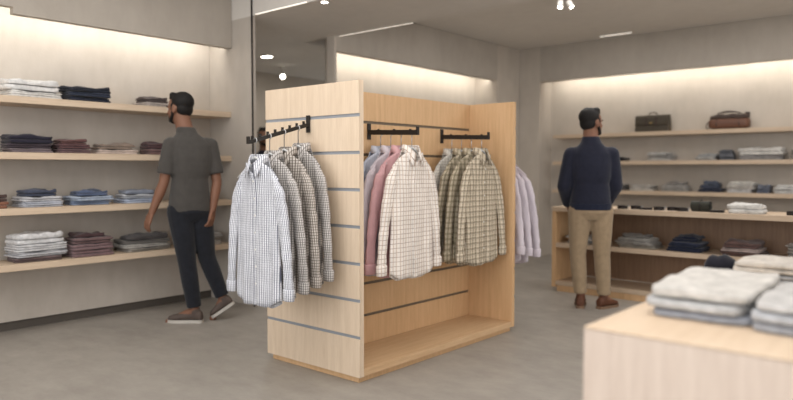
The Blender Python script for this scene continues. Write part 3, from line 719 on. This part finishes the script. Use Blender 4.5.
for i in range(11):
    f = -1+2*i/10; rr = .036*(1-.35*abs(f)**4)
    rings.append([Vector((f*.055-.02, rr*1.2*math.cos(a), max(.0005, rr+rr*math.sin(a)+.004*math.sin(f*7)))) for a in [2*PI*j/16 for j in range(16)]])
ringloft(bm, rings); obj('roll', bm, fab((34, 34, 42)), t, smooth=True)
t.location.x = -.745+.03

# ---------------------------------------------------------------- people
M['skin'] = plain('skin_brown', (132, 94, 75), .55, .3)
M['hair'] = plain('black_hair', (24, 21, 20), .7, .3)
M['eyew'] = plain('eye_white', (225, 220, 214), .3)
M['iris'] = plain('dark_iris', (40, 28, 22), .3)
def bake(name, bm, m, parent, voxel, sm=6):
    me = bpy.data.meshes.new(name+'_tmp'); bmesh.ops.recalc_face_normals(bm, faces=bm.faces); bm.to_mesh(me); bm.free()
    o = bpy.data.objects.new(name+'_tmp', me); C.objects.link(o)
    r = o.modifiers.new('r', 'REMESH'); r.mode = 'VOXEL'; r.voxel_size = voxel; r.use_smooth_shade = True
    if sm: s = o.modifiers.new('s', 'SMOOTH'); s.factor = .5; s.iterations = sm
    bpy.context.view_layer.update()
    dg = bpy.context.evaluated_depsgraph_get()
    me2 = bpy.data.meshes.new_from_object(o.evaluated_get(dg)); me2.name = name
    bpy.data.objects.remove(o); bpy.data.meshes.remove(me)
    me2.materials.clear(); me2.materials.append(m)
    for p in me2.polygons: p.use_smooth = True
    q = bpy.data.objects.new(name, me2); C.objects.link(q); q.parent = parent
    return q
def oval_loft(bm, secs, n=24):
    """secs: (center, rx, ry, yaw)"""
    rings = []
    for c, rx, ry, yw in secs:
        ex = Vector((math.cos(yw), math.sin(yw), 0)); ey = Vector((-math.sin(yw), math.cos(yw), 0)); c = Vector(c)
        rings.append([c+ex*rx*math.copysign(abs(math.cos(a))**.85, math.cos(a))+ey*ry*math.copysign(abs(math.sin(a))**.85, math.sin(a)) for a in [2*PI*i/n for i in range(n)]])
    ringloft(bm, rings)
def chain(bm, pts, rs):
    for a, b, r0, r1 in zip(pts, pts[1:], rs, rs[1:]): capsule(bm, a, b, r0, r1, 14)
def hand(bm, wrist, d, palmn, side, curl=.5):
    """d: direction wrist to fingers, palmn: palm normal, side: direction of the thumb"""
    d = Vector(d).normalized(); pn = Vector(palmn); pn = (pn-d*pn.dot(d)).normalized(); s = d.cross(pn)
    if s.dot(Vector(side)) < 0: s = -s
    w = Vector(wrist)
    for k in (-.028, -.009, .010, .028): capsule(bm, w+d*.01+s*k*.5, w+d*.085+s*k, .015, .0125, 10)
    for k, L in ((.030, .070), (.010, .080), (-.010, .074), (-.029, .058)):
        p = w+d*.088+s*k; q = p+(d*math.cos(curl*.5)+pn*math.sin(curl*.5))*L*.45
        r_ = q+(d*math.cos(curl*1.2)+pn*math.sin(curl*1.2))*L*.32; e = r_+(d*math.cos(curl*2)+pn*math.sin(curl*2))*L*.25
        chain(bm, [p, q, r_, e], [.0095, .009, .008, .007])
    p = w+d*.02+s*.022; q = p+(d*.55+s*.7+pn*.25).normalized()*.04; e = q+(d*.85+s*.35+pn*.35).normalized()*.035; f = e+(d*.95+pn*.3).normalized()*.02
    chain(bm, [p, q, e, f], [.015, .012, .010, .008])
def person(label, loc, rz, P, cols, garments):
    t = thing('person', label, 'person', loc, rz)
    hc = Vector(P['head']); yw = math.atan2(P['look'][1], P['look'][0])-PI/2     # head looks along +Y in its own frame
    Hm = Matrix.Translation(hc) @ Matrix.Rotation(yw, 4, 'Z') @ Matrix.Rotation(P.get('nod', 0), 4, 'X') @ Matrix.Scale(1.03, 4)
    V = {k: Vector(v) for k, v in P.items() if isinstance(v, tuple) and len(v) == 3}
    ty = math.atan2(P['face'][1], P['face'][0])-PI/2
    b = bmesh.new()
    # head
    ellipsoid(b, (0, -.012, .030), (.076, .094, .088), Hm)
    ellipsoid(b, (0, .030, -.03), (.060, .062, .075), Hm)
    ellipsoid(b, (0, .040, -.080), (.036, .040, .032), Hm)
    ellipsoid(b, (0, .046, -.004), (.052, .042, .060), Hm)
    ellipsoid(b, (0, .086, -.010), (.010, .017, .026), Hm); ellipsoid(b, (0, .103, -.024), (.015, .015, .011), Hm)
    ellipsoid(b, (0, .076, .020), (.046, .012, .011), Hm)
    ellipsoid(b, (0, .086, -.056), (.022, .008, .005), Hm); ellipsoid(b, (0, .084, -.066), (.019, .008, .006), Hm)
    for s in (-1, 1):
        ellipsoid(b, (s*.077, -.008, -.008), (.009, .019, .032), Hm)
        ellipsoid(b, (s*.036, .062, -.022), (.022, .016, .016), Hm)
    nb = V['neck']; capsule(b, hc+Vector((0, 0, -.03))-Vector((P['look'][0], P['look'][1], 0))*.016, nb+Vector((0, 0, -.04)), .060, .066, 16)
    sl, sr = V['shL'], V['shR']; ch = (sl+sr)/2; pv = V['pelvis']; wa = ch.lerp(pv, .6)
    hw = (sl-sr).length/2
    def torso(bb, e, zb=None):
        secs = [(nb+Vector((0, 0, .0)), .062+e*.5, .060+e*.5, ty), (nb.lerp(ch, .35)+Vector((0, 0, .0)), hw*.42+e, .066+e, ty), (nb.lerp(ch, .7), hw*.72+e, .080+e, ty), (ch+Vector((0, 0, -.0)), hw*.93+e, .092+e, ty),
                (ch+Vector((0, 0, -.10)), hw*.93+e, .112+e, ty), (ch+Vector((0, 0, -.2)), hw*.87+e, .108+e, ty), (wa, hw*.78+e, .098+e, ty), (pv+Vector((0, 0, .05)), hw*.83+e, .105+e, ty)]
        secs += [(pv+Vector((0, 0, -.04)), hw*.86+e, .108+e, ty)]
        oval_loft(bb, secs)
    torso(b, 0)
    for s in 'LR':
        sh, el, wr = V['sh'+s], V['el'+s], V['wr'+s]
        capsule(b, sh.lerp(ch, .25), sh, .05, .050, 14)
        chain(b, [sh, sh.lerp(el, .45), el, el.lerp(wr, .3), wr], [.050, .046, .038, .040, .026])
        fdir = P.get('hd'+s, (wr-el)); hand(b, wr, fdir, P['palm'+s], P['thumb'+s], .6)
        hp, kn, an = V['hip'+s], V['kn'+s], V['an'+s]
        chain(b, [hp, hp.lerp(kn, .5), kn, kn.lerp(an, .35), an], [.082, .068, .052, .052, .036])
        toe = V['toe'+s]; chain(b, [an, toe], [.036, .026])
    bake('body', b, M['skin'], t, .0065, 3)
    # hair
    b = bmesh.new()
    ellipsoid(b, (0, -.034, .052), (.083, .088, .078), Hm); ellipsoid(b, (0, -.006, .086), (.066, .080, .036), Hm); ellipsoid(b, (0, -.048, .000), (.074, .056, .066), Hm)
    for i in range(14):
        a = i*2.4; ellipsoid(b, (.042*math.cos(a), -.004+.050*math.sin(a), .102+.006*math.sin(i)), (.026, .026, .022), Hm, 10)
    for s in (-1, 1): ellipsoid(b, (s*.075, .010, .014), (.007, .011, .028), Hm, 10)
    bake('hair', b, M['hair'], t, .006, 2)
    b = bmesh.new()
    ellipsoid(b, (0, .046, -.086), (.037, .036, .024), Hm)
    for s in (-1, 1):
        chain(b, [Hm @ Vector(q) for q in ((s*.071, .008, -.012), (s*.062, .018, -.045), (s*.047, .040, -.070), (s*.026, .064, -.083), (0, .073, -.086))], [.008, .012, .015, .017, .016])
        chain(b, [Hm @ Vector(q) for q in ((s*.012, .090, -.045), (s*.027, .080, -.055), (s*.028, .072, -.075))], [.005, .005, .008])
    ellipsoid(b, (0, .084, -.048), (.024, .008, .004), Hm); ellipsoid(b, (0, .076, -.082), (.022, .012, .012), Hm)
    bake('beard', b, M['hair'], t, .005, 2)
    for s in (-1, 1):
        b = bmesh.new(); ellipsoid(b, (s*.031, .0715, .004), (.0125, .0105, .0080), Hm, 14); e_ = obj('eye', b, M['eyew'], t, smooth=True)
        b = bmesh.new(); ellipsoid(b, (s*.031, .0795, .004), (.0055, .0045, .0055), Hm, 10); obj('iris', b, M['iris'], e_, smooth=True)
        b = bmesh.new(); ellipsoid(b, (s*.033, .080, .024), (.019, .007, .0045), Hm, 10); obj('eyebrow', b, M['hair'], t, smooth=True)
    # top
    b = bmesh.new(); e = .016
    hem = P['hem']; torso(b, e)
    k = (pv.z-hem)
    oval_loft(b, [(wa, hw*.80+e, .10+e, ty), (pv, hw*.90+e+.004, .112+e, ty), ((pv.x, pv.y, hem), hw*.93+e+.004, .116+e, ty)])
    for s in 'LR':
        sh, el, wr = V['sh'+s], V['el'+s], V['wr'+s]
        capsule(b, sh.lerp(ch, .3), sh, .055+e*.5, .050+e*.7, 14)
        if garments == 'tshirt':
            en = sh.lerp(el, .78); x_, y_ = frame(en-sh)
            ringloft(b, [[c+x_*r*math.cos(2*PI*i/16)+y_*r*math.sin(2*PI*i/16) for i in range(16)] for c, r in ((sh, .050+e*.7), (sh.lerp(el, .4), .052+e*.7), (en, .056+e*.7))])
        else:
            chain(b, [sh, sh.lerp(el, .5), el, el.lerp(wr, .4), el.lerp(wr, .93)], [.052+e*.7, .052+e*.7, .048+e*.8, .042+e*.7, .032+e*.7])
    for i in range(10):       # soft creases
        rr = random.Random(i+5); q = wa+Vector((rr.uniform(-.06, .06), 0, rr.uniform(-.12, .1)))
    top = bake({'tshirt': 't_shirt', 'sweater': 'sweater'}[garments], b, cols[0], t, .008, 9)
    if garments == 'sweater':
        b = bmesh.new(); oval_loft(b, [((pv.x, pv.y, hem+.04), hw*.93+e+.006, .116+e+.004, ty), ((pv.x, pv.y, hem-.014), hw*.90+e+.004, .114+e, ty)]); obj('ribbed_hem', b, cols[3], top, smooth=False)
    # trousers
    b = bmesh.new(); e = .012
    oval_loft(b, [((pv.x, pv.y, pv.z+.03), hw*.84+e, .104+e, ty), (pv, hw*.87+e, .112+e, ty), ((V['hipL']+V['hipR'])/2+Vector((0, 0, -.01)), hw*.90+e, .118+e, ty), ((V['hipL']+V['hipR'])/2+Vector((0, 0, -.075)), hw*.66, .09, ty)])
    for s in 'LR':
        hp, kn, an = V['hip'+s], V['kn'+s], V['an'+s]
        chain(b, [hp, hp.lerp(kn, .5), kn, kn.lerp(an, .35)], [.090+e, .075+e, .057+e, .055+e])
        en = kn.lerp(an, .93); x_, y_ = frame(en-kn)
        ringloft(b, [[c+x_*r*math.cos(2*PI*i/16)+y_*r*math.sin(2*PI*i/16) for i in range(16)] for c, r in ((kn, .055), (kn.lerp(an, .35), .055+e), (en, .043+e))])
    bake({'tshirt': 'jeans', 'sweater': 'trousers'}[garments], b, cols[1], t, .008, 4)
    for s in 'LR':
        an, toe = V['an'+s], V['toe'+s]; heel = V['heel'+s]; fw = (toe-heel).normalized(); sd = fw.cross(Vector((0, 0, 1))).normalized(); up = sd.cross(fw).normalized()
        Lf = (toe-heel).length
        def sec(f, w, h, z0=.0, n=16):
            c = heel+fw*Lf*f
            return [c+sd*w*math.cos(a)+up*(z0+h*(.5+.5*math.sin(a))) for a in [2*PI*i/n for i in range(n)]]
        b = bmesh.new()
        prof = [(.0, .022, .050), (.03, .034, .075), (.15, .037, .09), (.32, .038, .092), (.48, .043, .072), (.68, .050, .056), (.85, .047, .046), (.96, .034, .036), (1.0, .014, .022)]
        ringloft(b, [sec(f, w, h, .014) for f, w, h in prof])
        capsule(b, heel+fw*Lf*.2+up*.06, an.lerp(heel+fw*Lf*.2+up*.09, .4), .038, .040, 14)
        so = bake('shoe', b, cols[2], t, .006, 2)
        b = bmesh.new(); outl = [(-.01, .012), (.0, .026), (.06, .036), (.3, .038), (.5, .043), (.7, .052), (.86, .048), (.97, .034), (1.012, .012)]
        pts = [(f, w) for f, w in outl]+[(f, -w) for f, w in outl[::-1]]
        ringloft(b, [[heel+fw*Lf*f+sd*w+up*zz for f, w in pts] for zz in (0, .022)]); obj('sole', b, cols[4], so)
    return t
yaw = .7132
M['tee'] = fabric('charcoal_jersey', (76, 73, 70), .92); M['blackjeans'] = fabric('black_denim', (38, 40, 46), .85)
M['shoegrey'] = plain('taupe_canvas', (92, 80, 74), .8); M['solew'] = plain('white_rubber', (196, 190, 182), .6)
M['navyknit'] = fabric('navy_knit', (40, 42, 55), .9); M['khaki'] = fabric('khaki_cotton', (158, 138, 112), .92)
M['brownshoe'] = plain('brown_suede', (96, 60, 42), .6); M['soled'] = plain('tan_rubber', (130, 104, 84), .7)
M['navyrib'] = fabric('navy_rib_knit', (38, 42, 58), .9)
person('man in charcoal t-shirt and black jeans walking left past the shelves', (-4.683, 2.921, 0), yaw, dict(
    head=(-.065, .02, 1.665), look=(-.93, .36), nod=-.05, neck=(-.015, .0, 1.525), face=(-.50, .86),
    shL=(-.105, -.075, 1.385), shR=(.155, .085, 1.385), elL=(-.150, -.11, 1.095), elR=(.205, .08, 1.095),
    wrL=(-.240, -.13, .865), wrR=(.185, .02, .875), palmL=(.6, .7, 0), palmR=(-.8, .2, 0), thumbL=(-.7, .7, 0), thumbR=(-.5, .8, 0),
    pelvis=(.01, 0, .93), hipL=(-.050, -.045, .87), hipR=(.075, .04, .87), knL=(.000, -.05, .47), knR=(.125, .05, .50),
    anL=(.055, -.05, .095), anR=(.250, .06, .165), heelL=(.115, -.05, 0), toeL=(-.160, -.03, .0), heelR=(.335, .075, .125), toeR=(.165, .05, .012), hem=.865),
    (M['tee'], M['blackjeans'], M['shoegrey'], None, M['solew']), 'tshirt')
person('man in navy sweater and khaki trousers standing at the right shelves', (-2.505, 5.468, 0), yaw, dict(
    head=(-.012, .02, 1.590), look=(.86, .50), neck=(-.025, 0, 1.475), face=(.22, .97),
    shL=(-.185, .03, 1.325), shR=(.145, -.04, 1.325), elL=(-.240, .03, 1.05), elR=(.190, -.01, 1.05),
    wrL=(-.175, .16, .89), wrR=(.150, .14, .87), palmL=(1, 0, 0), palmR=(-1, 0, 0), thumbL=(0, 1, .3), thumbR=(0, 1, .3),
    pelvis=(-.02, 0, .90), hipL=(-.105, .01, .84), hipR=(.07, -.01, .84), knL=(-.115, .03, .46), knR=(.085, 0, .46),
    anL=(-.085, .03, .10), anR=(.105, -.01, .09), heelL=(-.105, -.03, 0), toeL=(-.035, .22, 0), heelR=(.045, -.05, 0), toeR=(.245, .10, 0), hem=.865),
    (M['navyknit'], M['khaki'], M['brownshoe'], M['navyrib'], M['soled']), 'sweater')
person('stand-in figure for mirrored man in navy, half hidden behind the slatted panel, far back', (-6.93, 5.43, 0), yaw, dict(  # mirror reflection built as a solid third figure
    head=(0, 0, 1.60), look=(.25, -.97), neck=(0, 0, 1.435), face=(.1, -.99),
    shL=(.17, .0, 1.345), shR=(-.17, .0, 1.345), elL=(.21, .02, 1.06), elR=(-.21, .02, 1.06),
    wrL=(.19, -.06, .83), wrR=(-.19, -.06, .83), palmL=(-1, 0, 0), palmR=(1, 0, 0), thumbL=(0, -1, 0), thumbR=(0, -1, 0),
    pelvis=(0, 0, .90), hipL=(.09, .0, .84), hipR=(-.09, .0, .84), knL=(.10, -.02, .46), knR=(-.10, -.02, .46),
    anL=(.10, .0, .09), anR=(-.10, .0, .09), heelL=(.10, .06, 0), toeL=(.13, -.20, 0), heelR=(-.10, .06, 0), toeR=(-.13, -.20, 0), hem=.865),
    (M['navyknit'], M['khaki'], M['brownshoe'], M['navyrib'], M['soled']), 'sweater')
